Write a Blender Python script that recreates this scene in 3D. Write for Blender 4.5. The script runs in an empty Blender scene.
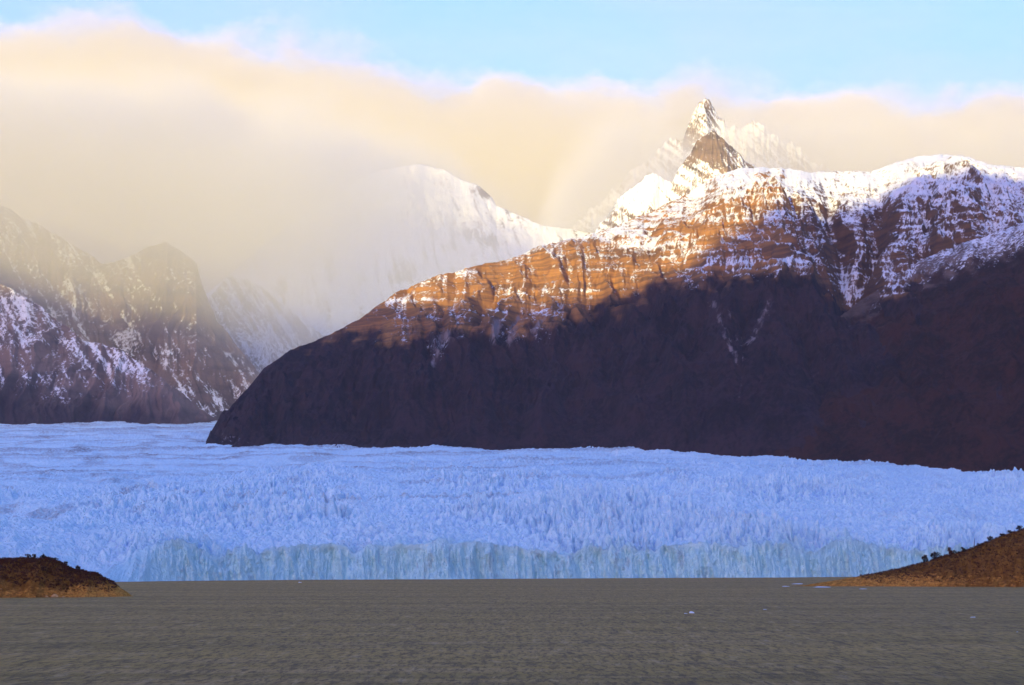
import bpy, bmesh, math, random
import numpy as np
from mathutils import Vector
random.seed(7)
S = bpy.context.scene
COL = S.collection
F = 2310.0            # focal length in pixels, used to work out real heights from the photograph
EYE = 30.0            # camera height above the lake
HROW = 561.0          # row of the horizon
def zrow(row, y): return EYE + (HROW - row) / F * y
def xpx(px, y): return (px - 512.0) / F * y

# ------------------------------------------------------------------ noise
def _h(ix, iy, seed):
    n = (ix.astype(np.int64) * 374761393 + iy.astype(np.int64) * 668265263 + seed * 1442695041) & 0xFFFFFFFF
    n = ((n ^ (n >> 13)) * 1274126177) & 0xFFFFFFFF
    n = ((n ^ (n >> 16)) * 2246822519) & 0xFFFFFFFF
    return ((n ^ (n >> 15)) & 0xFFFFFF) / float(0xFFFFFF)
def perlin(x, y, seed=0):
    x = np.asarray(x, float); y = np.asarray(y, float)
    x, y = np.broadcast_arrays(x, y)
    x0 = np.floor(x); y0 = np.floor(y); fx = x - x0; fy = y - y0
    u = fx*fx*fx*(fx*(fx*6-15)+10); v = fy*fy*fy*(fy*(fy*6-15)+10)
    def g(i, j):
        a = _h(x0+i, y0+j, seed) * 2*math.pi
        return np.cos(a)*(fx-i) + np.sin(a)*(fy-j)
    return 1.5*((g(0,0)*(1-u)+g(1,0)*u)*(1-v) + (g(0,1)*(1-u)+g(1,1)*u)*v)
def fbm(x, y, o=5, seed=0, gain=.5, lac=2.03):
    s = 0; a = 1; t = 0
    for k in range(o):
        s = s + a*perlin(x*lac**k+13.7*k, y*lac**k-7.1*k, seed+k); t += a; a *= gain
    return s/t*1.6
def ridged(x, y, o=5, seed=0, gain=.5, lac=2.05):
    s = 0; a = 1; t = 0
    for k in range(o):
        s = s + a*(1-np.abs(perlin(x*lac**k+5.7*k, y*lac**k+3.1*k, seed+k))*1.9); t += a; a *= gain
    return s/t
def worley(x, y, seed=0):
    x0 = np.floor(x); y0 = np.floor(y)
    f1 = np.full(x.shape, 9.); f2 = np.full(x.shape, 9.); cid = np.zeros(x.shape)
    for i in (-1,0,1):
        for j in (-1,0,1):
            cx = x0+i; cy = y0+j
            d = np.hypot(cx+_h(cx,cy,seed)-x, cy+_h(cx,cy,seed+9)-y)
            r = _h(cx,cy,seed+21)
            m = d < f1
            f2 = np.where(m, f1, np.minimum(f2, d)); cid = np.where(m, r, cid); f1 = np.where(m, d, f1)
    return f1, f2, cid
def sm(a, b, x):
    t = np.clip((x-a)/(b-a), 0, 1); return t*t*(3-2*t)

# ------------------------------------------------------------------ mesh helpers
def link(o, kind=None, label=None, cat=None, group=None, parent=None):
    COL.objects.link(o)
    if kind: o['kind'] = kind
    if label: o['label'] = label
    if cat: o['category'] = cat
    if group: o['group'] = group
    if parent: o.parent = parent
    return o
def grid_object(name, X, Y, Z, mat, attrs=None, smooth=True, **kw):
    r, c = X.shape
    me = bpy.data.meshes.new(name)
    co = np.stack([X, Y, Z], -1).astype(np.float32).reshape(-1)
    idx = np.arange(r*c).reshape(r, c)
    q = np.stack([idx[:-1,:-1], idx[:-1,1:], idx[1:,1:], idx[1:,:-1]], -1).reshape(-1, 4)
    me.vertices.add(r*c); me.vertices.foreach_set('co', co)
    me.loops.add(q.size); me.loops.foreach_set('vertex_index', q.reshape(-1).astype(np.int32))
    me.polygons.add(len(q)); me.polygons.foreach_set('loop_start', np.arange(0, q.size, 4, dtype=np.int32))
    me.polygons.foreach_set('use_smooth', np.full(len(q), smooth))
    me.update(calc_edges=True)
    for k, v in (attrs or {}).items():
        a = me.attributes.new(k, 'FLOAT', 'POINT'); a.data.foreach_set('value', np.clip(v, -9, 9).astype(np.float32).reshape(-1))
    me.materials.append(mat)
    return link(bpy.data.objects.new(name, me), **kw)
def mesh_object(name, verts, faces, mat, smooth=False, **kw):
    me = bpy.data.meshes.new(name); me.from_pydata([tuple(v) for v in verts], [], faces)
    if smooth:
        for p in me.polygons: p.use_smooth = True
    me.materials.append(mat); me.update()
    return link(bpy.data.objects.new(name, me), **kw)

# ------------------------------------------------------------------ materials
class N:
    """short hand for building node trees"""
    def __init__(s, name):
        s.m = bpy.data.materials.new(name); s.m.use_nodes = True; s.t = s.m.node_tree; s.t.nodes.clear()
        s.out = s.t.nodes.new('ShaderNodeOutputMaterial')
    def n(s, typ, ins=None, **kw):
        n = s.t.nodes.new('ShaderNode'+typ)
        for k, v in kw.items(): setattr(n, k, v)
        for k, v in (ins or {}).items():
            if isinstance(v, bpy.types.NodeSocket): s.t.links.new(v, n.inputs[k])
            else: n.inputs[k].default_value = v
        return n
    def pos(s, scale=(1,1,1)):
        g = s.n('NewGeometry').outputs['Position']
        return s.n('VectorMath', {0: g, 1: scale}, operation='MULTIPLY').outputs[0]
    def noise(s, vec, scale, detail=6, rough=.55, dist=0.):
        return s.n('TexNoise', {'Vector': vec, 'Scale': scale, 'Detail': detail, 'Roughness': rough, 'Distortion': dist}).outputs['Fac']
    def math(s, op, a, b=0., c=0., clamp=False):
        return s.n('Math', {0: a, 1: b, 2: c}, operation=op, use_clamp=clamp).outputs[0]
    def attr(s, k): return s.n('Attribute', attribute_name=k).outputs['Fac']
    def ss(s, v, a, b):
        return s.n('MapRange', {'Value': v, 'From Min': a, 'From Max': b}, interpolation_type='SMOOTHSTEP').outputs[0]
    def mix(s, f, a, b):
        n = s.n('Mix', data_type='RGBA')
        for i, v in ((0, f), (6, a), (7, b)):
            if isinstance(v, bpy.types.NodeSocket): s.t.links.new(v, n.inputs[i])
            elif i: n.inputs[i].default_value = (*v, 1)
            else: n.inputs[i].default_value = v
        return n.outputs[2]
    def bsdf(s, col, rough=.9, spec=.2, height=None, dist=1., strength=1., **kw):
        ins = {'Base Color': col if isinstance(col, bpy.types.NodeSocket) else (*col, 1), 'Roughness': rough, 'Specular IOR Level': spec}
        ins.update(kw)
        if height is not None:
            ins['Normal'] = s.n('Bump', {'Height': height, 'Distance': dist, 'Strength': strength}).outputs[0]
        b = s.n('BsdfPrincipled', ins)
        s.t.links.new(b.outputs[0], s.out.inputs[0]); return s.m

def mountain_material(name, forest_a, forest_b, rock_a, rock_b, snow_col=(.86,.89,.94), grain=1., bed=1.6):
    s = N(name); p = s.pos()
    fine = s.noise(s.pos((1,1,.45)), .085*grain, 9, .76)
    mid = s.noise(p, .006*grain, 6, .6)
    strat = s.noise(s.pos((.12,.12,bed)), .02*grain, 7, .62, .6)       # beds of rock, nearly level
    veg = s.noise(s.pos((1,1,.35)), .05*grain, 6, .7)
    forest = s.mix(s.ss(s.math('ADD', veg, s.math('MULTIPLY', s.math('SUBTRACT', s.noise(s.pos((1,1,.4)), .006, 5, .65), .5), .9)), .38, .66), forest_a, forest_b)
    rock = s.mix(s.ss(strat, .38, .62), rock_a, rock_b)
    c = s.mix(s.attr('forest'), rock, forest)
    nz = s.math('ADD', s.math('MULTIPLY', s.math('SUBTRACT', fine, .5), 3.4), s.math('MULTIPLY', s.math('SUBTRACT', mid, .5), .6))
    nz = s.math('ADD', nz, s.math('MULTIPLY', s.math('SUBTRACT', strat, .5), .9))
    nz = s.math('MULTIPLY', nz, s.ss(s.attr('snow'), .0, .2))
    sn = s.ss(s.math('ADD', s.attr('snow'), nz), .32, .78)
    c = s.mix(sn, c, snow_col)
    scree = s.noise(s.pos((1,1,.2)), .045, 6, .65)
    c = s.mix(s.ss(s.math('ADD', s.attr('scree'), s.math('SUBTRACT', scree, .5)), .3, .75), c, (.27,.22,.22))
    h = s.math('ADD', s.math('MULTIPLY', fine, 20.), s.math('MULTIPLY', veg, 8.))
    return s.bsdf(c, .95, .05, h, 1., .6)

def ice_material():
    s = N('glacier_ice'); p = s.pos()
    a = s.noise(p, .012, 6, .6); b = s.noise(p, .12, 6, .65)
    st = s.noise(s.pos((1,1,.12)), .16, 6, .65)
    top = s.mix(s.ss(a, .3, .7), (.60,.88,.98), (.68,.94,.99))
    top = s.mix(s.ss(b, .45, .75), top, (.82,.97,.99))
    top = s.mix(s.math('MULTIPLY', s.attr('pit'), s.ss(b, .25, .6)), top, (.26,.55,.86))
    dense = s.mix(s.ss(st, .35, .65), (.46,.80,.86), (.64,.95,.96))
    c = s.mix(s.attr('cliff'), top, dense)
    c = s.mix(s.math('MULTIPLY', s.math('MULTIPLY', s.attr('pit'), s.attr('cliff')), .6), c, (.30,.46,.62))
    dirt = s.math('MULTIPLY', s.attr('dirt'), s.ss(b, .3, .6))
    c = s.mix(dirt, c, (.22,.24,.27))
    return s.bsdf(c, .75, .2, s.math('ADD', s.math('MULTIPLY', b, 9.), s.math('MULTIPLY', st, 4.)), 1., .9)

def water_material():
    s = N('silty_lake_water')
    w1 = s.noise(s.pos((1.,.13,1)), .55, 6, .75, .3); w3 = s.noise(s.pos((1.,.10,1)), .17, 5, .75, .3)
    w2 = s.noise(s.pos((.25,1.3,1)), .045, 6, .6, .3)
    st = s.noise(s.pos((.10,1.0,1)), .010, 6, .6, .5)
    st2 = s.noise(s.pos((.16,1.0,1)), .05, 5, .6, .5)
    c = s.mix(s.ss(st, .35, .68), (.34,.195,.028), (.52,.295,.050))
    c = s.mix(s.ss(st2, .47, .66), c, (.50,.285,.075))
    c = s.mix(s.math('MULTIPLY', s.ss(w1, .45, .62), .85), c, (.13,.068,.010)); c = s.mix(s.math('MULTIPLY', s.ss(w3, .5, .66), .7), c, (.14,.072,.013)); c = s.mix(s.math('MULTIPLY', s.ss(w3, .44, .34), .5), c, (.60,.37,.15))
    h = s.math('ADD', s.math('MULTIPLY', w1, 1.3), s.math('MULTIPLY', w2, 2.5))
    return s.bsdf(c, .62, .05, h, 1., .9)

def soil_material():
    s = N('brown_hillside'); p = s.pos()
    a = s.noise(p, .12, 8, .7); b = s.noise(p, .6, 8, .7); r = s.noise(s.pos((1,1,2.2)), .16, 8, .72)
    base = s.mix(s.ss(a, .35, .65), (.15,.058,.009), (.27,.125,.022))
    base = s.mix(s.ss(b, .5, .7), base, (.10,.028,.005))
    bare = s.mix(s.ss(b, .4, .65), (.66,.31,.06), (.36,.13,.02))
    m = s.ss(s.math('ADD', s.attr('bare'), s.math('MULTIPLY', s.math('SUBTRACT', r, .5), 2.4)), .25, .85)
    c = s.mix(m, base, bare)
    return s.bsdf(c, 1., 0., s.math('ADD', s.math('MULTIPLY', a, 3.), b), 1., .9)

def plain(name, c, rough=.9, spec=.1, var=.3, scale=2.):
    s = N(name); n = s.noise(s.pos(), scale, 5, .6)
    return s.bsdf(s.mix(s.ss(n, .35, .65), tuple(x*(1-var) for x in c), tuple(min(1, x*(1+var)) for x in c)), rough, spec)

M_ICE = ice_material(); M_WATER = water_material(); M_SOIL = soil_material()
M_LEAF = plain('dark_foliage', (.035,.026,.010), scale=.8); M_BARK = plain('bark', (.05,.03,.018)); M_FLOE = plain('floating_ice', (.82,.86,.90), .5, .3, .08)
M_ROCKW = plain('pale_boulder', (.42,.25,.10), scale=.4); M_RUST = plain('rust_foliage', (.075,.022,.006), scale=.8)
M_NEAR = mountain_material('forested_mountain', (.046,.024,.026), (.019,.011,.013), (.42,.20,.062), (.19,.10,.05), bed=2.6)
M_SPUR = mountain_material('red_forest_slope', (.054,.019,.012), (.022,.009,.006), (.20,.13,.10), (.13,.085,.065))
M_FAR = mountain_material('far_rock_and_snow', (.045,.028,.03), (.03,.018,.02), (.24,.175,.14), (.12,.095,.085), grain=.7, bed=.6)

# ------------------------------------------------------------------ camera
cd = bpy.data.cameras.new('camera'); cam = bpy.data.objects.new('camera', cd); COL.objects.link(cam)
cam.location = (0, 0, EYE); cam.rotation_euler = (math.pi/2, 0, 0)
cd.sensor_width = 36; cd.lens = 36*F/1024; cd.shift_y = (HROW-342.5)/1024
cd.clip_start = 1; cd.clip_end = 120000
S.camera = cam

# ------------------------------------------------------------------ lake
lake_y = np.array([-9000, -2000, 0, 300, 1000, 3000, 9000.]); lake_x = np.linspace(-16000, 16000, 9)
LX, LY = np.meshgrid(lake_x, lake_y); 
grid_object('lake', LX, LY, np.zeros_like(LX), M_WATER, kind='structure')
# valley floor: one sheet under everything, reaching the horizon
GX, GY = np.meshgrid(np.linspace(-60000, 60000, 13), np.linspace(-60000, 60000, 13))
grid_object('ground', GX, GY, np.full_like(GX, -6.), plain('valley_floor', (.10,.08,.05), scale=.002), kind='structure')

# ------------------------------------------------------------------ glacier
D_T = [-500, 0, 350, 1200, 2500, 3500, 5000, 7500, 10000, 16000]
Z_T = [20, 58, 88, 172, 289, 392, 520, 722, 930, 1500]
def front_y(x):
    return (3900 + .78*x + 60*fbm(x/420., x*0+.3, 4, 11) - 55*np.exp(-((x-430)/140.)**2) + 45*np.exp(-((x+330)/120.)**2))
def glacier_z(d, y):
    return np.interp(d + (y - 3900 - d)*sm(0, 2400, d), D_T, Z_T)
def glacier_base(x, y):
    return glacier_z(y - front_y(x), y)
def build_glacier():
    d = [0.]
    while d[-1] < 9500: d.append(d[-1] + 2.6 + max(0, d[-1]-250)*.0048)
    d = np.array(d)
    px = np.linspace(-330, 1354, 1500)
    # columns fan out up the valley, rows step back from the ice front
    a = (px-512)/F
    xf = a*3900/(1-.78*a)                       # where each column meets the front
    Dm, A = np.meshgrid(d, a, indexing='ij'); XF = np.broadcast_to(xf, Dm.shape)
    fy = front_y(xf)[None, :]
    Y = fy + Dm; X = XF + A*Dm
    base = glacier_z(Dm, Y)
    # rim variation
    rimv = 8*fbm(X/90, Y/300, 3, 31) + 5*fbm(X/30, Y/60, 3, 32)
    ramp = sm(-470, -640, X)                    # the left end of the front has slumped to a ramp
    base = base + rimv*np.exp(-Dm/160) - ramp*34*np.exp(-Dm/160.)
    for c_, w_, dep in ((-455, 22, 20), (-395, 10, 14), (95, 25, 13), (245, 16, 9), (560, 22, 15), (-250, 14, 9)):
        base = base - dep*np.exp(-((X-c_-Dm*.1)/w_)**2)*np.exp(-Dm/90)
    base = base + 14*np.exp(-((X-640)/50)**2)*np.exp(-Dm/200)
    # seracs
    wx = X + 14*fbm(X/60, Y/60, 3, 41); wy = Y + 14*fbm(X/60, Y/60, 3, 42)
    f1, f2, cid = worley(wx/13, wy/22, 5)
    g1, g2, cid2 = worley(wx/42, wy/75, 6)
    zone = .35 + .75*sm(-.25, .35, fbm(X/420, Y/700, 3, 50))
    left = sm(-250, -900, X - Dm*.02)
    zone = zone*(1-.55*left)
    smooth_back = sm(1900, 3000, Dm + 500*fbm(X/700, Y/500, 3, 52))
    zone = zone*(1-.62*smooth_back)
    pin = (np.clip(f2-f1, 0, .6)/.6)**.8*(.35+cid)
    big = (np.clip(g2-g1, 0, .7)/.7)*(.4+cid2)
    zone = zone*(1-.55*sm(5100, 6700, Y))
    h = zone*(15*pin + 14*big + 13*cid*np.clip(1-1.9*f1, 0, 1)) + 9*fbm(X/8, Y/12, 4, 60, .6)*zone
    h = h + left*(1-smooth_back)*(20*ridged(X/110, Y/150, 5, 71) - 10)
    h = h + (26-14*smooth_back)*fbm(X/330, Y/480, 5, 61) + smooth_back*7*ridged(X/200, Y/90, 4, 66)
    # stripes of the smooth upper ice running along the flow
    flow = Y - .25*X - 5600
    strp = fbm(X/2600, flow/85, 4, 77)
    h = h + smooth_back*12*strp
    fade = sm(0, 25, Dm)
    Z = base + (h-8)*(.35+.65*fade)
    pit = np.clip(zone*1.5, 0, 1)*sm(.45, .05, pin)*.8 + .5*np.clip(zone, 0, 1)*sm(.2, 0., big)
    dirt = smooth_back*sm(.15, .5, strp)*.6
    for off, w_, s_, lo, hi in ((-420, 22, .5, -3000, 100), (250, 30, .4, -400, 500), (900, 60, .5, -3000, 200)):
        dirt = dirt + s_*np.exp(-((flow-off+60*fbm(X/500, X*0, 3, 80+w_))/w_)**2)*sm(hi+500, hi, X)*sm(lo-100, lo, X)
    dirt = np.clip(dirt + .5*sm(.25, .6, fbm(X/130, Y/260, 4, 90))*(.3+.7*left), 0, 1)
    cl = np.exp(-Dm/16.)*(1-.7*ramp)
    # the cliff below the rim
    K = 64
    fr = np.linspace(0, 1, K, endpoint=False)[:, None]
    rim = Z[0:1]; zc = -4 + (rim+4)*fr
    xr = X[0:1]
    def flutes(x, z):
        return (19*(ridged(x/34, z/210, 4, 101)-.6) + 8*(ridged(x/11, z/80, 4, 102)-.6) + 3.2*fbm(x/5, z/9, 4, 103)
                + 9*fbm(x/70, z/120, 3, 104))
    lean = 24*(1-.4*fbm(xr/60, xr*0, 3, 105))
    rp = ramp[0:1]
    yc = Y[0:1] + (lean+rp*150)*(fr-1) - flutes(xr+fr*6, zc+fr*0)*(1-sm(.7,1.,fr)*.95) - 2*sm(.12, 0, fr)
    Y[0] = Y[0]
    Xc = np.repeat(xr, K, 0)
    X2 = np.vstack([Xc, X]); Y2 = np.vstack([yc, Y]); Z2 = np.vstack([zc, Z])
    clf = np.vstack([np.repeat(1-.55*rp, K, 0)*(.6+.4*sm(1, .75, fr)), cl])
    dc = np.vstack([np.clip(sm(.3, .8, fbm(xr/22, zc/60, 4, 120))*.4, 0, 1)*(1-rp*.3), dirt])
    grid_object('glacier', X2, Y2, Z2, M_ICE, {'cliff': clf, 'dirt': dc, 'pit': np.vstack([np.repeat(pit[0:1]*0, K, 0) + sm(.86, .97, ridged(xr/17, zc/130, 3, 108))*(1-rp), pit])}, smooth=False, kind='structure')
build_glacier()

# ------------------------------------------------------------------ mountains
def slope_up(X, Y, Z):
    du = np.stack([np.gradient(A, axis=1) for A in (X, Y, Z)], -1)
    dv = np.stack([np.gradient(A, axis=0) for A in (X, Y, Z)], -1)
    n = np.cross(du, dv); n /= np.linalg.norm(n, axis=-1, keepdims=True)+1e-9
    return np.abs(n[..., 2])
def mountain(name, sky, dist, foot, mat, ncol, nrow, px0, px1, relief=60., seed=1, gul=(170, 900), power=.9,
             steps=0., stepz=70., skyrough=2.2, shape=None, screef=lambda P, *a: 0*P, snowf=None, forestf=None, back=1.0, foot_z=None):
    """sky: skyline rows; dist / foot: distance of ridge and foot, each a list of (bearing px, value)"""
    px = np.linspace(px0, px1, ncol)
    I = lambda t: np.interp(px, [a for a, _ in t], [b for _, b in t])
    srow = I(sky) + skyrough*fbm(px/16., px*0+seed, 5, seed+3, .6)
    srow = srow + (.35 if skyrough < 3 else .2)*skyrough*fbm(px/4.5, px*0+seed, 3, seed+4)
    yr = I(dist) + .012*I(dist)*fbm(px/60., px*0, 3, seed+5); yf = I(foot)
    zr = zrow(srow, yr)
    xr = xpx(px, yr); xf = xpx(px, yf)
    zf = glacier_base(xf, yf)-12 if foot_z is None else np.full_like(px, foot_z)
    t = np.concatenate([np.linspace(-.06, 1, nrow), 1 + np.linspace(.012, back, max(12, nrow//8))])
    T = t[:, None]
    Y = yf + (yr-yf)*T; X = xf + (xr-xf)*T
    tc = np.clip(T, 0, 1)
    prof = tc**power
    Z = zf + (zr-zf)*prof + np.minimum(T, 0)*900
    env = np.clip(4*tc*(1-tc), 0, 1)**.6 * sm(0, .5*relief*4, zr-zf)[None, :]
    eb = .38 if skyrough > 5 else (.25 if skyrough > 2.3 and skyrough < 2.45 else 0.)
    env = np.maximum(env, eb*sm(.3, .8, tc))
    # gullies run down the fall line: narrow across the slope, long along it
    U = X/gul[0]; V = Y/gul[1]
    wv = .5*fbm(X/500, Y/500, 4, seed+11)
    r = relief*(1.5*(ridged(U+wv, V, 5, seed+12)-.62)) + relief*.9*fbm(X/800, Y/900, 5, seed+13)
    r = r + relief*.16*(ridged(X/45, Y/170, 4, seed+14)-.6)
    Z = Z + r*env
    if shape is not None: Z = Z + shape(px[None, :], T, X, Y, Z)*env
    if steps:
        zz = Z + 25*fbm(X/500, Y/500, 3, seed+20) + .03*X
        ph = (zz/stepz)*2*math.pi
        Z = Z + steps*stepz/(2*math.pi)*np.sin(ph)*env*(.5+.5*sm(-.2, .3, fbm(X/300, Z/120, 3, seed+21)))
    bk = T > 1
    Z = np.where(bk, zr - (T-1)*(zr-zf)*.9 + r*(eb + (.8-eb)*sm(0, .25, T-1)), Z)
    up = slope_up(X, Y, Z)
    ROW = HROW - (Z-EYE)/Y*F
    P = np.broadcast_to(px, X.shape)
    sn = snowf(P, ROW, X, Y, Z, up, T); fo = forestf(P, ROW, X, Y, Z, up, T); sc = screef(P, ROW, X, Y, Z, up, T)
    return grid_object(name, X, Y, Z, mat, {'snow': sn, 'forest': fo, 'scree': sc}, kind='structure')

def L(P, pts): return np.interp(P, [a for a, _ in pts], [b for _, b in pts])

# --- the big dark mountain in the middle, golden cliffs above the forest
SKY_N = [(-330,640),(150,620),(196,470),(210,432),(240,396),(265,368),(290,350),(330,335),(360,318),(378,306),(395,293),(430,278),(470,267),(510,259),(535,248),
         (570,239),(600,232),(625,222),(660,207),(690,192),(715,176),(740,168),(780,168),(810,172),(850,171),(872,172),(890,164),
         (915,157),(945,154),(970,157),(990,165),(1010,166),(1030,168),(1100,160),(1200,130),(1354,120)]
TREE = [(0,380),(200,370),(300,336),(370,330),(400,338),(440,326),(480,324),(510,332),(545,322),(575,318),(600,304),(640,292),(662,276),(690,283),(720,272),(745,276),
        (780,268),(812,270),(850,305),(880,300),(900,288),(940,270),(1024,240),(1354,200)]
SNOWL = [(0,100),(380,290),(560,232),(640,240),(690,262),(760,272),(850,330),(930,300),(1024,250),(1354,220)]
def near_shape(px, T, X, Y, Z):
    h = 0*T*px
    # ravines: (px, T) polylines carved into the face
    for pts, dep, w in (([(852,.42),(846,.58),(836,.75),(828,.95)], 150, 22), ([(848,.50),(868,.62),(884,.78),(880,.95)], 110, 16),
                        ([(742,.15),(744,.35),(735,.55)], 60, 16), ([(846,.55),(800,.72),(770,.82)], 80, 16), ([(610,.2),(600,.45),(590,.6)], 40, 14),
                        ([(440,.1),(432,.5),(440,.7)], 30, 12), ([(925,.55),(935,.75),(925,.9)], 70, 20)):
        c = np.interp(T, [b for _, b in pts], [a for a, _ in pts])
        lo, hi = pts[0][1], pts[-1][1]
        m = sm(lo-.25, lo+.05, T)*sm(hi+.15, hi-.05, T)
        h = h - dep*m*np.exp(-np.abs((px-c)/w)**1.4)
    h = h + 120*np.exp(-((px-760)/70)**2 - ((T-.6)/.3)**2) + 90*np.exp(-((px-945)/55)**2 - ((T-.7)/.25)**2)
    return h
def near_snow(P, R, X, Y, Z, up, T):
    tl = L(P, TREE); sl = L(P, SNOWL)
    n = fbm(X/260, Z/140, 5, 301)
    a = sm(tl+10, tl-8, R + 14*fbm(X/70, Z/50, 4, 302))          # none in the forest
    hi = sm(sl+26, sl-20, R + 18*n)
    s = .16 + .46*hi + 1.5*(up-.74) + .30*fbm(X/90, Z/9, 5, 306)*hi + .22*fbm(X/150, Z/60, 4, 307)
    s = s + .35*(fbm(X/28, Z/260, 4, 303))*(1-hi) 
    top = sm(215, 185, R)*sm(640, 720, P)
    s = s + .24*top
    # bare rock patches
    for cx, cy, rx, ry, d in ((885,226,20,16,.5),(782,182,10,3,0.),(835,245,22,22,.28),(735,248,40,8,.30),(720,232,45,6,.28),(800,250,22,16,.25),(905,258,20,8,.3),(945,262,35,7,.2),(766,206,60,2.5,.25),(650,214,30,14,.2),(690,228,60,3,.25),(760,225,60,3,.25)):
        s = s - d*np.exp(-((P-cx)/rx)**2-((R-cy)/ry)**2)
    for cx, cy, rx, ry, d in ((425,300,35,3,.45),(560,292,80,2.5,.4),(620,270,60,2,.3),(520,312,50,3,.3),(640,245,30,4,.5),(740,262,25,5,.4),(850,300,12,25,.4),(795,262,14,6,.4)):
        s = s + d*np.exp(-((P-cx)/rx)**2-((R-cy)/ry)**2)
    # faint snow in the gullies under the tree line
    low = .12*np.exp(-((P-742)/14)**2-((R-320)/22)**2)+.36*np.exp(-((P-440)/14)**2-((R-345)/18)**2)+.3*np.exp(-((P-520)/60)**2-((R-335)/9)**2)+.25*np.exp(-((P-230)/18)**2-((R-440)/6)**2)
    return s*a + low*(.7+.6*fbm(X/20, Z/120, 4, 304))*(1-a)
def near_scree(P, R, X, Y, Z, up, T):
    s = 0*P
    for pts, w, k in (([(712,300),(724,330),(742,372)], 5, .6), ([(772,298),(760,322),(744,350)], 6, .6), ([(742,335),(743,375),(738,400)], 2.5, .5), ([(728,310),(738,345)], 2.5, .5),
                      ([(446,332),(438,350),(432,368)], 5, .6), ([(498,318),(494,345)], 4, .5), ([(518,316),(508,344)], 3.5, .5), ([(545,318),(532,334)], 4, .45), ([(415,330),(400,345)], 4, .4),
                      ([(852,322),(835,350),(800,395)], 3, .35), ([(222,432),(240,444)], 5, .5), ([(240,441),(262,447)], 4, .5), ([(620,298),(628,330)], 3, .35), ([(880,300),(856,335)], 3, .4)):
        lo, hi = pts[0][1], pts[-1][1]
        c = np.interp(R + 5*fbm(X/50, Z/50, 3, 312), [b for _, b in pts], [a for a, _ in pts])
        s = np.maximum(s, k*np.exp(-((P-c)/w)**2)*sm(lo-6, lo+4, R)*sm(hi+8, hi-6, R))
    band = .5*sm(0, 10, R-L(P, TREE)+18)*sm(26, 8, R-L(P, TREE)+6*fbm(X/60, Z/60, 3, 313))*sm(390, 430, P)*sm(620, 560, P)
    s = s*(.75 + .8*fbm(X/26, Z/60, 5, 314, .65))
    return s*1.0 + band*.6
def near_forest_and_shade(P, R, X, Y, Z, up, T):
    tl = L(P, TREE)
    # painted shade: dark forest tone mixed over the rock on the massif's right side
    return np.maximum(sm(tl-8, tl+12, R + 16*fbm(X/60, Z/60, 5, 310)), .62*sm(755, 815, P + 12*fbm(X/120, Z/120, 4, 311)))
mountain('mountain', SKY_N, [(-330,9800),(210,8300),(400,8800),(700,9700),(950,10300),(1354,10300)],
         [(-330,9000),(205,7700),(300,7500),(600,7330),(700,7110),(820,6850),(1024,6500),(1354,6000)], M_NEAR, 1250, 560, 190, 1354,
         relief=78, seed=200, gul=(150,1000), power=.82, steps=.6, stepz=34, shape=near_shape, snowf=near_snow, forestf=near_forest_and_shade, screef=near_scree, skyrough=1.6)

# --- reddish forested spur coming down from the right, nearer than the big mountain
SKY_S = [(640,520),(700,455),(740,405),(780,365),(815,335),(850,309),(880,287),(900,272),(940,251),(980,238),(1024,222),(1100,190),(1354,110)]
def spur_snow(P, R, X, Y, Z, up, T):
    edge = L(P, SKY_S)
    d = R-edge
    s = .30*np.exp(-(d/30)**2)*sm(850, 905, P) + .3*sm(35,5,d)*sm(930,1000,P)
    return s + .28*fbm((X-Z*.8)/22, (X+Z)/200, 4, 320)*np.exp(-(d/36)**2)*sm(840,900,P)+.06*sm(40,0,d)
def spur_forest(P, R, X, Y, Z, up, T):
    d = R-L(P, SKY_S)
    return sm(8, 34, d + 22*fbm(X/60, Z/60, 5, 330)+ 26*sm(900, 800, P))
mountain('mountain_spur', SKY_S, [(640,7250),(850,8300),(1354,8300)], [(640,7230),(700,7080),(820,6800),(1024,6420),(1354,5900)], M_SPUR,
         800, 380, 640, 1354, relief=55, seed=240, gul=(220,1200), power=.85, snowf=spur_snow, forestf=spur_forest)

# --- misty mountains on the left
def f_snow(lo, hi, base=.35, k=1.0, sd=400, diag=.7, dark=None):
    def f(P, R, X, Y, Z, up, T):
        s = base + k*(up-.72) + .75*fbm((X+Z*diag)/42, (Z-X*diag)/420, 6, sd, .6) + .22*fbm(X/350, Z/350, 4, sd+5)
        s = s*sm(lo, hi, R+15*fbm(X/200, Z/200, 4, sd+7)) if lo > hi else s
        if dark:
            for cx, cy, rx, ry, d in dark: s = s - d*np.exp(-((P-cx)/rx)**2-((R-cy)/ry)**2)
        return s
    return f
def f_forest(row, w=25):
    return lambda P, R, X, Y, Z, up, T: sm(row-w, row+w, R+20*fbm(X/160, Z/160, 5, 500)+ (P*-.15))
mountain('mountain_slope', [(-330,120),(-100,215),(0,283),(40,306),(80,338),(120,350),(160,376),(200,408),(222,424),(260,450)],
         [(-330,12200),(260,11000)], [(-330,10200),(0,10600),(260,10900)], M_FAR, 620, 260, -330, 260, relief=75, seed=260, gul=(170,1300), power=1.,
         snowf=f_snow(415, 360, .44, .9, 410, .75), forestf=f_forest(385), skyrough=2.5)
mountain('misty_mountain', [(-330,60),(-100,150),(0,205),(60,236),(100,262),(118,262),(140,250),(165,242),(182,252),(196,262),(204,290),(216,318),(240,350),(262,376),(300,420),(330,450)],
         [(-330,13400),(330,12600)], [(-330,12000),(0,11600),(330,11900)], M_FAR, 700, 260, -330, 330, relief=80, seed=280, gul=(200,1000), power=.9,
         snowf=f_snow(0, 0, .38, 1., 430, .7, [(175,290,35,40,.22),(225,350,20,40,.2)]), forestf=f_forest(430), skyrough=2.5, foot_z=640)
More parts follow.
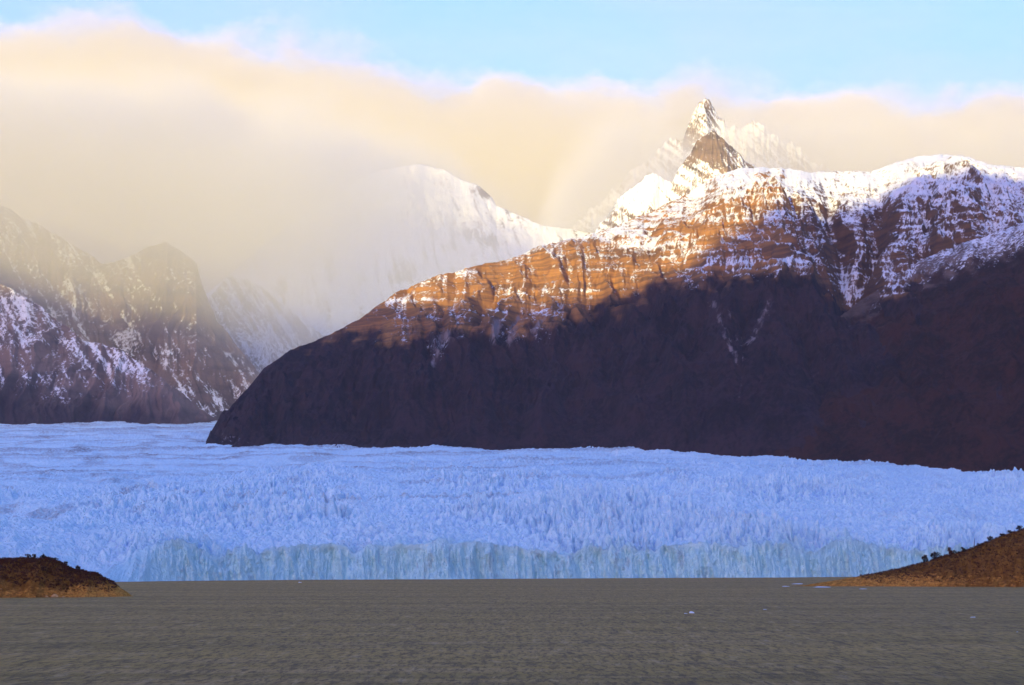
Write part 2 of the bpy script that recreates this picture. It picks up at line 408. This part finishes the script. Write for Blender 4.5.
mountain('misty_ridge', [(150,390),(190,320),(228,276),(248,278),(262,288),(300,318),(330,340),(380,400),(420,450)],
         [(150,14200),(420,14200)], [(150,13100),(420,13100)], M_FAR, 420, 200, 150, 420, relief=80, seed=300, gul=(200,1000), power=.9,
         snowf=f_snow(0, 0, .55, .9, 450, .7), forestf=f_forest(600), skyrough=2.5, foot_z=700)
# --- white massif in the middle distance
mountain('snowfield', [(120,360),(200,300),(270,240),(330,195),(380,170),(420,164),(445,170),(462,180),(476,184),(490,195),(497,206),(520,216),(545,226),(580,231),(640,240),(760,260)],
         [(120,16500),(420,16000),(760,15500)], [(120,14000),(760,13600)], M_FAR, 700, 260, 120, 760, relief=75, seed=330, gul=(420,1400), power=.9,
         snowf=f_snow(0, 0, .95, .4, 470, .3, [(485,192,13,7,1.1),(466,234,12,7,.8),(490,241,12,6,.85),(452,246,9,5,.7),(402,278,12,8,.8)]), forestf=f_forest(700), skyrough=1.2, foot_z=800)
# --- the spires
mountain('spire', [(480,300),(540,262),(565,237),(601,204),(622,184),(634,169),(649,156),(661,148),(672,137),(679,130),(683,134),(689,120),(694,108),(699,99),(704,96),(710,101),(717,108),(722,119),
                   (729,127),(738,126),(748,122),(758,126),(765,129),(773,136),(788,141),(804,154),(818,166),(860,195),(950,260)],
         [(480,17800),(700,17200),(950,17800)], [(480,15300),(950,15300)], M_FAR, 700, 300, 480, 950, relief=130, seed=350, gul=(120,520), power=1.05,
         snowf=f_snow(0, 0, .86, .8, 490, .9, [(707,108,9,12,.25)]), forestf=f_forest(900), skyrough=5.5, foot_z=900)
mountain('pyramid_peak', [(560,250),(590,236),(608,213),(622,195),(636,181),(650,171),(662,176),(672,178),(678,168),(684,158),(694,143),(704,133),(711,129),(720,136),(735,149),(752,165),(770,176),(830,205),(880,240)],
         [(560,15200),(640,14700),(711,14500),(880,15300)], [(560,13200),(880,13200)], M_FAR, 560, 300, 560, 880, relief=105, seed=370, gul=(120,480), power=1.05,
         snowf=f_snow(0, 0, .80, .7, 510, .8, [(650,196,38,24,-.6),(712,144,27,17,.46),(745,168,22,14,.3),(700,150,20,14,.15)]), forestf=f_forest(900), skyrough=2.4, foot_z=900)

# ------------------------------------------------------------------ unseen range added behind the photographer, crest shaped to cast shadow over the valley
SUN_EL = math.radians(3.2); SUN_AZ = math.radians(16)      # sun low behind the camera, a little to the left
sdir = Vector((-math.sin(SUN_AZ)*math.cos(SUN_EL), -math.cos(SUN_AZ)*math.cos(SUN_EL), math.sin(SUN_EL)))
RY = -16000.
def occ(px, row, y):
    x, z = xpx(px, y), zrow(row, y); s_ = (y-RY)/-sdir.y
    return x + sdir.x*s_, z + sdir.z*s_
pts = [occ(*a) for a in ((-300,250,11500),(0,290,11500),(120,300,11800),(150,300,12000),(420,420,15500),(490,405,15500),(560,420,15500),(300,262,8500),(350,285,8500),(385,310,8600),(500,300,8500),(600,300,8700),(690,288,8900),
                         (740,262,9000),(790,235,9100),(830,208,9500),(862,184,9700),(890,184,9800),(940,188,9900),(1024,182,9900),(1300,182,9900))]
pts.sort()
ox = np.array([p[0] for p in pts]); oz = np.array([p[1] for p in pts])
xs = np.concatenate([np.linspace(-16000, ox[0]-900, 20), np.linspace(ox[0]-600, ox[-1]+600, 240), np.linspace(ox[-1]+900, 14000, 20)])
crest = sum(w_*np.interp(xs+o_, np.r_[-16000, ox, 14000], np.r_[1800, oz, 1900]) for o_, w_ in ((-260,.15),(-120,.2),(0,.3),(120,.2),(260,.15))) + 14*fbm(xs/300, xs*0, 4, 601)
tt = np.linspace(-1, 1, 61)[:, None]
OX = np.broadcast_to(xs, (61, len(xs))).copy(); OY = RY + tt*5200 + OX*0
OZ = -8 + (crest+8)*(1-np.abs(tt))**.9*(1 + .10*fbm(OX/900, OY/900, 4, 603)*np.clip(np.abs(tt)*5, 0, 1)*(1-np.abs(tt)))
grid_object('unseen_shadow_range', OX, OY, OZ, M_FAR, {'snow': sm(900, 1900, OZ)*.9, 'forest': sm(900, 500, OZ)}, kind='structure')

# ------------------------------------------------------------------ islet and headland
def hill(name, pts, y0, depth, px0, px1, n, m, seed, shore):
    px = np.linspace(px0, px1, n)
    top = np.interp(px, [a for a, _ in pts], [b for _, b in pts])
    h = np.maximum(zrow(top, y0), 0) 
    t = np.linspace(-1, 1, m)[:, None]
    wid = depth*(np.clip(h/h.max(), 0, 1)**.55)*(1+.15*fbm(px/25, px*0, 3, seed)) + 2
    Y = y0 + t*wid; X = xpx(px, y0) + 0*t
    prof = np.clip(1-np.abs(t)**1.7, 0, 1)**.9
    rock = fbm(X/14, Y/14, 6, seed+2, .6)*3.6 + (ridged(X/8, Y/30, 5, seed+3, .6)-.6)*3.2
    Z = -1.2 + (h+1.2)*prof + rock*np.clip(h/12, 0, 1)*np.clip(prof*1.6, 0, 1)*(1-prof**2*.75)
    bare = shore(np.broadcast_to(px, Z.shape), Z, h)
    grid_object(name, X, Y, Z, M_SOIL, {'bare': bare}, kind='structure')
    def ground_at(p, dy=0.):
        i = int(np.clip((p-px0)/(px1-px0)*(n-1), 0, n-1)); j = int(np.clip(round((dy/wid[i]+1)/2*(m-1)), 0, m-1))
        return X[j, i], Y[j, i], Z[j, i]
    return ground_at
PTS_L = [(-260,600),(-200,590),(-120,572),(-40,562),(0,560),(20,559),(45,558.5),(58,562),(72,569),(82,571),(95,574),(105,579),(116,585),(126,591),(131,595.5),(136,597)]
PTS_R = [(790,586.5),(797,585.7),(806,585),(822,582.3),(845,578.5),(870,574.5),(890,571),(908,567),(925,562),(945,556),(965,551),(985,543),(1005,535),(1024,529),(1080,512),(1200,500),(1300,530),(1360,588)]
gl = hill('islet', PTS_L, 1960, 62, -260, 137, 420, 90, 700, lambda P, Z, h: .1 + .35*sm(14, 3, Z) + .35*sm(70, 95, P)*sm(20,8,Z))
gr = hill('headland', PTS_R, 2760, 110, 790, 1360, 520, 110, 720, lambda P, Z, h: .05+.38*sm(22, 8, Z)*sm(980,900,P)+.25*sm(22,8,Z))

# ------------------------------------------------------------------ trees and bushes
def crown_mesh(rx, rz, n, rnd, leaf=.34):
    v, f = [], []
    lobes = [(rnd.uniform(-.8,.8)*rx, rnd.uniform(-.8,.8)*rx, rnd.uniform(-.7,.6)*rz, rnd.uniform(.25,.6)) for _ in range(8)]
    for _ in range(n):
        cx, cy, cz, s_ = rnd.choice(lobes)
        d = Vector((rnd.gauss(0,1), rnd.gauss(0,1), rnd.gauss(0,1))).normalized()*rnd.random()**.4*s_
        p = Vector((cx+d.x*rx, cy+d.y*rx, cz+d.z*rz))
        a = Vector((rnd.gauss(0,1), rnd.gauss(0,1), rnd.gauss(0,1))).normalized()
        b = a.cross(Vector((rnd.gauss(0,1), rnd.gauss(0,1), rnd.gauss(0,1)))).normalized()
        l = leaf*rnd.uniform(.6,1.4); k = len(v)
        v += [p-a*l, p+b*l*.6, p+a*l, p-b*l*.6]; f.append((k,k+1,k+2,k+3))
    return v, f
def tube(v, f, a, b, ra, rb, n=7):
    d = (b-a).normalized(); u = d.orthogonal().normalized(); w = d.cross(u); k = len(v)
    for p, r in ((a, ra), (b, rb)):
        for i in range(n):
            t = 2*math.pi*i/n; v.append(p+u*math.cos(t)*r+w*math.sin(t)*r)
    for i in range(n): f.append((k+i, k+(i+1)%n, k+n+(i+1)%n, k+n+i))
    f.append(tuple(k+n+i for i in range(n)))
def tree(name, loc, height, spread, label, group, cat='tree', mat=None, seed=0, bare=False):
    rnd = random.Random(seed)
    r = bpy.data.objects.new(name, None); r.location = loc
    link(r, label=label, cat=cat, group=group)
    v, f = [], []
    lean = Vector((rnd.uniform(-.1,.1)*height, 0, 0))
    knee = Vector((0,0,-.4)); mid = lean*.5+Vector((0,0,height*.45)); tip = lean+Vector((0,0,height*(1. if bare else .85)))
    tube(v, f, knee, mid, .045*height+.05, .03*height); tube(v, f, mid, tip, .03*height, .008*height)
    for i in range(9 if bare else 6):
        t = rnd.uniform(.25,.8); a = lean*t+Vector((0,0,height*t)); an = rnd.uniform(0, 6.28)
        b = a+Vector((math.cos(an)*spread*.6, math.sin(an)*spread*.6, height*.22))*(.4 if bare else 1.)
        tube(v, f, a, b, .015*height, .004*height, 5)
    mesh_object('trunk', v, f, M_BARK, parent=r)
    if not bare:
        cv, cf = crown_mesh(spread, height*.42, int(150+40*height), rnd, .26+.03*height)
        cv = [p+lean*.8+Vector((0,0,height*.5)) for p in cv]
        mesh_object('crown', cv, cf, mat or M_LEAF, parent=r)
    return r
G1 = 'bushes along the crest of the left islet'; G2 = 'trees along the slope of the right headland'
left_trees = [(3,2.6,1.9,'low dark bush at the far left of the islet crest'),
  (18,2.4,2.2,'flat dark shrub on the islet crest, second from the left edge'),
  (29,4.8,2.6,'taller dark tree left of centre on the islet crest'),
  (35.5,5.2,1.7,'slim dark tree standing close to its wider neighbour on the islet crest'),
  (45,5.4,2.5,'broad dark tree on the highest point of the islet'),
  (51,3.4,1.5,'small upright bush just right of the tree on the highest point of the islet'),
  (56.5,4.2,2.2,'dark rounded bush where the islet crest begins to fall'),
  (66.5,4.6,1.6,'narrow tree halfway down the right slope of the islet'),
  (70,2.6,2.2,'low spreading shrub beside the narrow tree on the islet slope'),
  (78.5,5.2,1.9,'lone round-topped tree on the right slope of the islet, outlined against the ice'),
  (83,2.2,1.4,'small shrub just below the lone round-topped tree on the islet'),
  (88,1.6,1.8,'lowest dark shrub on the bare right end of the islet')]
for i, (p, h, sp, lab) in enumerate(left_trees):
    x, y, z = gl(p, -2); tree('tree' if h > 4 else 'bush', (x, y, z-.2), h, sp, lab, G1, 'tree' if h > 4 else 'bush', seed=10+i)
right_trees = [(908,2.,1.5,'tiny shrub low on the headland slope, nearest the water'),
  (924.5,9.4,3.6,'leftmost of the three round trees together on the headland slope'),
  (934.5,10.2,5.2,'middle and widest of the three round trees on the headland slope'),
  (949.5,9.8,4.4,'rightmost of the three round trees, with a rusty crown'),
  (956,4.4,3.6,'low shrub tucked against the right side of the three round trees'),
  (962.5,6.0,3.0,'small dark tree between the three round trees and the bare snag'),
  (979,3.4,3.0,'low shrub just uphill of the bare snag'),
  (990,6.4,3.6,'dark tree midway between the bare snag and the right edge'),
  (1002,5.0,3.2,'second last dark tree on the headland crest before the right edge'),
  (1010,4.0,3.5,'flat dark shrub on the headland crest near the right edge'),
  (1019,6.8,3.8,'last dark tree on the headland crest, at the right edge of the view')]
for i, (p, h, sp, lab) in enumerate(right_trees):
    x, y, z = gr(p, -3); h *= 1.2; tree('tree' if h > 5.4 else 'bush', (x, y, z-.3), h, sp*1.05, lab, G2, 'tree' if h > 5.4 else 'bush', M_RUST if i == 3 else None, seed=40+i)
x, y, z = gr(973.5, -3); tree('snag', (x, y, z-.3), 12.5, 1.6, 'tall thin bare dead trunk standing on the headland crest', None, 'dead tree', seed=77, bare=True)

# low scrub carpeting both hills: nobody could count it
def scrub(name, g, p0, p1, dy0, dy1, n, seed, label):
    rnd = random.Random(seed); v, f = [], []
    for _ in range(n):
        x, y, z = g(rnd.uniform(p0, p1), rnd.uniform(dy0, dy1)); 
        if z < 3.5 or rnd.random() > min(1, (z/14)**1.2+.12): continue
        s_ = rnd.uniform(.35, 1.5)
        for k in range(7):
            c = Vector((x+rnd.gauss(0,.5)*s_, y+rnd.gauss(0,.5)*s_, z+rnd.random()*s_*1.3))
            a = Vector((rnd.gauss(0,1), rnd.gauss(0,1), rnd.gauss(0,1))).normalized()*.5*s_
            b = a.cross(Vector((rnd.gauss(0,1), rnd.gauss(0,1), 1))).normalized()*.35*s_
            q = len(v); v += [c-a, c+b, c+a, c-b]; f.append((q,q+1,q+2,q+3))
    mesh_object(name, v, f, M_RUST, kind='stuff', label=label)
scrub('scrub', gl, -200, 118, -50, 20, 9000, 3, 'rust brown low scrub covering the left islet')
scrub('scrub', gr, 860, 1300, -90, 30, 14000, 4, 'rust brown low scrub covering the right headland')

# ------------------------------------------------------------------ floating ice and boulders
def lump(name, px, row, w, h, mat, label, cat, group, seed, long=1.):
    y = EYE*F/(row-HROW) if row else px[1]
    x = xpx(px, y); rnd = random.Random(seed)
    bm = bmesh.new(); bmesh.ops.create_icosphere(bm, subdivisions=3, radius=1.)
    off = [Vector((rnd.gauss(0,1), rnd.gauss(0,1), rnd.gauss(0,1))).normalized() for _ in range(9)]
    lim = [rnd.uniform(.45,.85) for _ in range(9)]
    for v in bm.verts:
        for o_, l_ in zip(off, lim):
            d = v.co.dot(o_)
            if d > l_: v.co -= o_*(d-l_)           # broken flat faces
        v.co += Vector((rnd.gauss(0,.015), rnd.gauss(0,.015), rnd.gauss(0,.03)))
        v.co.x *= w*.5; v.co.y *= w*.35*long; v.co.z *= h*(1+.5*math.sin(v.co.x*2.2/w+seed))
    me = bpy.data.meshes.new(name); bm.to_mesh(me); bm.free(); me.materials.append(mat)
    o = bpy.data.objects.new(name, me); o.location = (x, y, 0); o.rotation_euler.z = rnd.uniform(-.3,.3)
    return link(o, label=label, cat=cat, group=group)
GI = 'pieces of ice floating on the lake'
for i, (px, row, w, h, lab) in enumerate([
    (691,613.2,4.2,.75,'small white ice chunk alone in the middle right of the open water'),
    (685.5,613.6,2.6,.25,'flat sliver of ice touching the left side of the white chunk in open water'),
    (765,609.5,2.6,.35,'tiny ice piece between the white chunk and the headland tip'),
    (973,617.3,3.0,.5,'small ice chunk in the water below the right headland'),
    (820,587.2,27,.9,'longest flat ice floe lying along the tip of the headland'),
    (797,584.0,18,.8,'pale ice strip behind the headland tip'),
    (786,586.5,9,.5,'short ice strip just left of the headland tip'),
    (862,589.0,11,.5,'thin ice floe close under the headland shore'),
    (300,582.6,5,1.1,'white ice bit close under the ice cliff on the left side'),
    (1017,632,1.1,.25,'tiny ice fragment at the right edge of the water')]):
    lump('ice_floe', px, row, w, h, M_FLOE, lab, 'ice floe', GI, 90+i)
for i, (px, row, w, h, lab) in enumerate([(183,580.4,16,3.2,'dark rock at the foot of the ice cliff, left side'),
                                         (128,594.6,7,.9,'low brown rock off the right tip of the islet'), (134,594.9,4,.45,'smallest flat rock off the islet tip, farthest out')]):
    lump('rock', px, row, w, h, M_BARK if i == 0 else M_ROCKW, lab, 'rock', None, 120+i)
for i, (p, dy, w, h, lab) in enumerate([(68,-74,6.5,1.9,'biggest pale boulder at the waterline of the islet'), (61,-76,4.5,1.2,'pale boulder left of the biggest one on the islet shore'),
                                        (76,-70,4.,1.2,'pale boulder right of the biggest one on the islet shore'), (16,-78,4.,1.1,'tan boulder at the left foot of the islet')]):
    x, y, z = gl(p, dy*.75)
    o = lump('boulder', 0, 600, w, h, M_ROCKW, lab, 'boulder', 'pale boulders along the islet shore', 140+i); o.location = (x, y, max(z, .2)); o.rotation_euler.z = i*.3

# ------------------------------------------------------------------ cloud bank
def cloud_material(name, dens, nscale, thr, ztop, zbot, yfront, ysoft, color=(.86,.86,.85), aniso=0., width=.9, wisp=0., xmask=None, top_scale=1.):
    s = N(name); g = s.n('NewGeometry').outputs['Position']
    sx = s.n('SeparateXYZ', {0: g})
    x, y, z = sx.outputs
    nz = s.noise(s.pos((1,1,1.5)), nscale, 7, .62, .0)
    # height of the cloud top as a function of x, from the skyline of the bank
    cr = s.n('FloatCurve', {'Value': s.math('DIVIDE', s.math('ADD', x, 6000), 12000)})
    c = cr.mapping.curves[0]
    xs_ = ztop
    while len(c.points) < len(xs_): c.points.new(.5, .5)
    for pnt, (u, v) in zip(c.points, xs_): pnt.location = ((u+6000)/12000, v/5000)
    cr.mapping.update()
    top = s.math('MULTIPLY', cr.outputs[0], 5000)
    a = s.math('DIVIDE', s.math('SUBTRACT', top, z), 420.)                  # 1 well below the top
    a = s.math('MINIMUM', s.math('MAXIMUM', a, -1.), 1.)
    cb = s.n('FloatCurve', {'Value': s.math('DIVIDE', s.math('ADD', x, 6000), 12000)})
    c = cb.mapping.curves[0]
    while len(c.points) < len(zbot): c.points.new(.5, .5)
    for pnt, (u, v) in zip(c.points, zbot): pnt.location = ((u+6000)/12000, v/5000)
    cb.mapping.update()
    bot = s.math('MULTIPLY', cb.outputs[0], 5000)
    b = s.ss(s.math('SUBTRACT', z, bot), -450, 350)
    fr = s.ss(s.math('SUBTRACT', y, yfront), 0, ysoft)
    v = s.math('ADD', s.math('MULTIPLY', s.math('SUBTRACT', nz, .5), 3.6), s.math('MULTIPLY', a, 1.1))
    v = s.ss(v, thr, thr+width)
    d = s.math('MULTIPLY', s.math('MULTIPLY', v, b), fr)
    d = s.math('MULTIPLY', d, dens)
    if not wisp: d = s.math('MULTIPLY', d, s.ss(a, -1., -.3))
    if wisp: d = s.math('ADD', d, s.math('ADD', s.math('MULTIPLY', s.ss(s.noise(s.pos((1,1,4.)), .00035, 6, .6), .42, .7), wisp), wisp*.25))
    vol = s.n('VolumePrincipled', {'Color': (*color, 1), 'Density': d, 'Anisotropy': aniso})
    s.t.links.new(vol.outputs[0], s.out.inputs['Volume'])
    s.m.cycles.volume_step_rate = 1.
    return s.m
def cloud_box(name, x0, x1, y0, y1, z0, z1, mat, label):
    v = [(x, y, z) for z in (z0, z1) for y in (y0, y1) for x in (x0, x1)]
    f = [(0,2,3,1),(4,5,7,6),(0,1,5,4),(1,3,7,5),(3,2,6,7),(2,0,4,6)]
    o = mesh_object(name, v, f, mat, kind='stuff', label=label)
    return o
def tops(y, pts): return [(xpx(a, y), zrow(b, y)) for a, b in pts]
TOPL = [(-300,0),(-100,10),(0,14),(100,4),(200,20),(300,40),(400,62),(450,80),(510,62),(560,72),(640,76),(760,80),(850,86),(930,90),(1024,88),(1330,85)]
back_top = tops(18500, TOPL); 
back_bot = [(-6000,1500),(-2000,1500),(0,1700),(2000,1800),(6000,1800)]
cloud_box('cloud_bank', -8800, 8800, 17900, 21500, 900, 6500, cloud_material('cloud_back', .0065, .0012, .2, back_top, back_bot, 17900, 300, width=.6, wisp=1.3e-4, color=(.80,.80,.83)), 'broad cream cloud bank filling the sky behind the peaks')
front_top = tops(13500, [(-300,90),(0,130),(150,140),(300,160),(400,180),(450,195),(500,240),(620,290),(1330,500)])
front_bot = tops(13000, [(-300,300),(0,330),(100,325),(180,322),(260,340),(310,360),(370,330),(450,330),(520,400),(600,420),(1330,900)])
veil_top = tops(12500, [(-300,50),(0,50),(200,80),(300,105),(400,135),(460,160),(520,230),(1330,700)])
veil_bot = tops(12500, [(-300,110),(0,150),(80,178),(150,190),(200,205),(260,225),(320,218),(370,190),(420,168),(460,146),(1330,100)])
cloud_box('hanging_cloud', -5200, 50, 11550, 12950, 900, 3590, cloud_material('cloud_veil', .0028, .0016, .1, veil_top, veil_bot, 11550, 300), 'cloud hanging over the white massif and the left peaks')  # cloud veil in front of the massif and the left peaks
cloud_box('valley_mist', -5200, 300, 10350, 13600, 700, 3300, cloud_material('cloud_front', .00085, .0012, -.1, front_top, front_bot, 10350, 1700), 'warm mist wrapped round the mountains on the left')
pk_top = tops(16000, [(400,300),(520,230),(560,170),(610,115),(680,112),(700,128),(720,118),(745,95),(800,100),(900,110),(1330,110)])
pk_bot = tops(16000, [(400,420),(1330,420)])
cloud_box('peak_mist', -900, 3900, 15350, 16500, 900, 3800, cloud_material('cloud_wisps', .0018, .0022, -.1, pk_top, pk_bot, 15350, 300), 'thin mist drifting across the flanks of the spire')
S.cycles.volume_bounces = 6
S.cycles.max_bounces = 10
S.cycles.transparent_max_bounces = 32
S.cycles.volume_step_rate = 1.0
S.cycles.volume_max_steps = 128

# ------------------------------------------------------------------ air
HAZE = .8e-5
if HAZE:
    s = N('haze_air')
    vol = s.n('VolumePrincipled', {'Color': (.93,.95,1,1), 'Density': HAZE})
    s.t.links.new(vol.outputs[0], s.out.inputs['Volume'])
    cloud_box('haze', -9500, 9500, -500, 17850, -8, 3600, s.m, 'thin bluish air over the whole valley')

# ------------------------------------------------------------------ light
w = bpy.data.worlds.new('World'); S.world = w; w.use_nodes = True; nt = w.node_tree
bg = nt.nodes['Background']; sky = nt.nodes.new('ShaderNodeTexSky'); sky.sky_type = 'NISHITA'; sky.sun_disc = False
sky.sun_elevation = SUN_EL; sky.sun_rotation = math.pi + SUN_AZ
sky.altitude = 0; sky.air_density = 1.; sky.dust_density = 3.; sky.ozone_density = 3.6
wb = nt.nodes.new('ShaderNodeMix'); wb.data_type = 'RGBA'; wb.blend_type = 'MULTIPLY'; wb.inputs[0].default_value = 1
wb.inputs[7].default_value = (1.18, .90, 1.18, 1)            # cold mountain daylight
nt.links.new(sky.outputs[0], wb.inputs[6]); nt.links.new(wb.outputs[2], bg.inputs[0]); bg.inputs[1].default_value = .15
sl = bpy.data.lights.new('sun', 'SUN'); sl.energy = 1.35; sl.angle = math.radians(.25); sl.color = (1, .82, .20)
so = bpy.data.objects.new('sun', sl); COL.objects.link(so)
so.rotation_euler = sdir.to_track_quat('Z', 'Y').to_euler()
S.view_settings.view_transform = 'Standard'; S.view_settings.look = 'None'
S.view_settings.gamma = 1; S.view_settings.exposure = 2.72
S.cycles.use_denoising = True
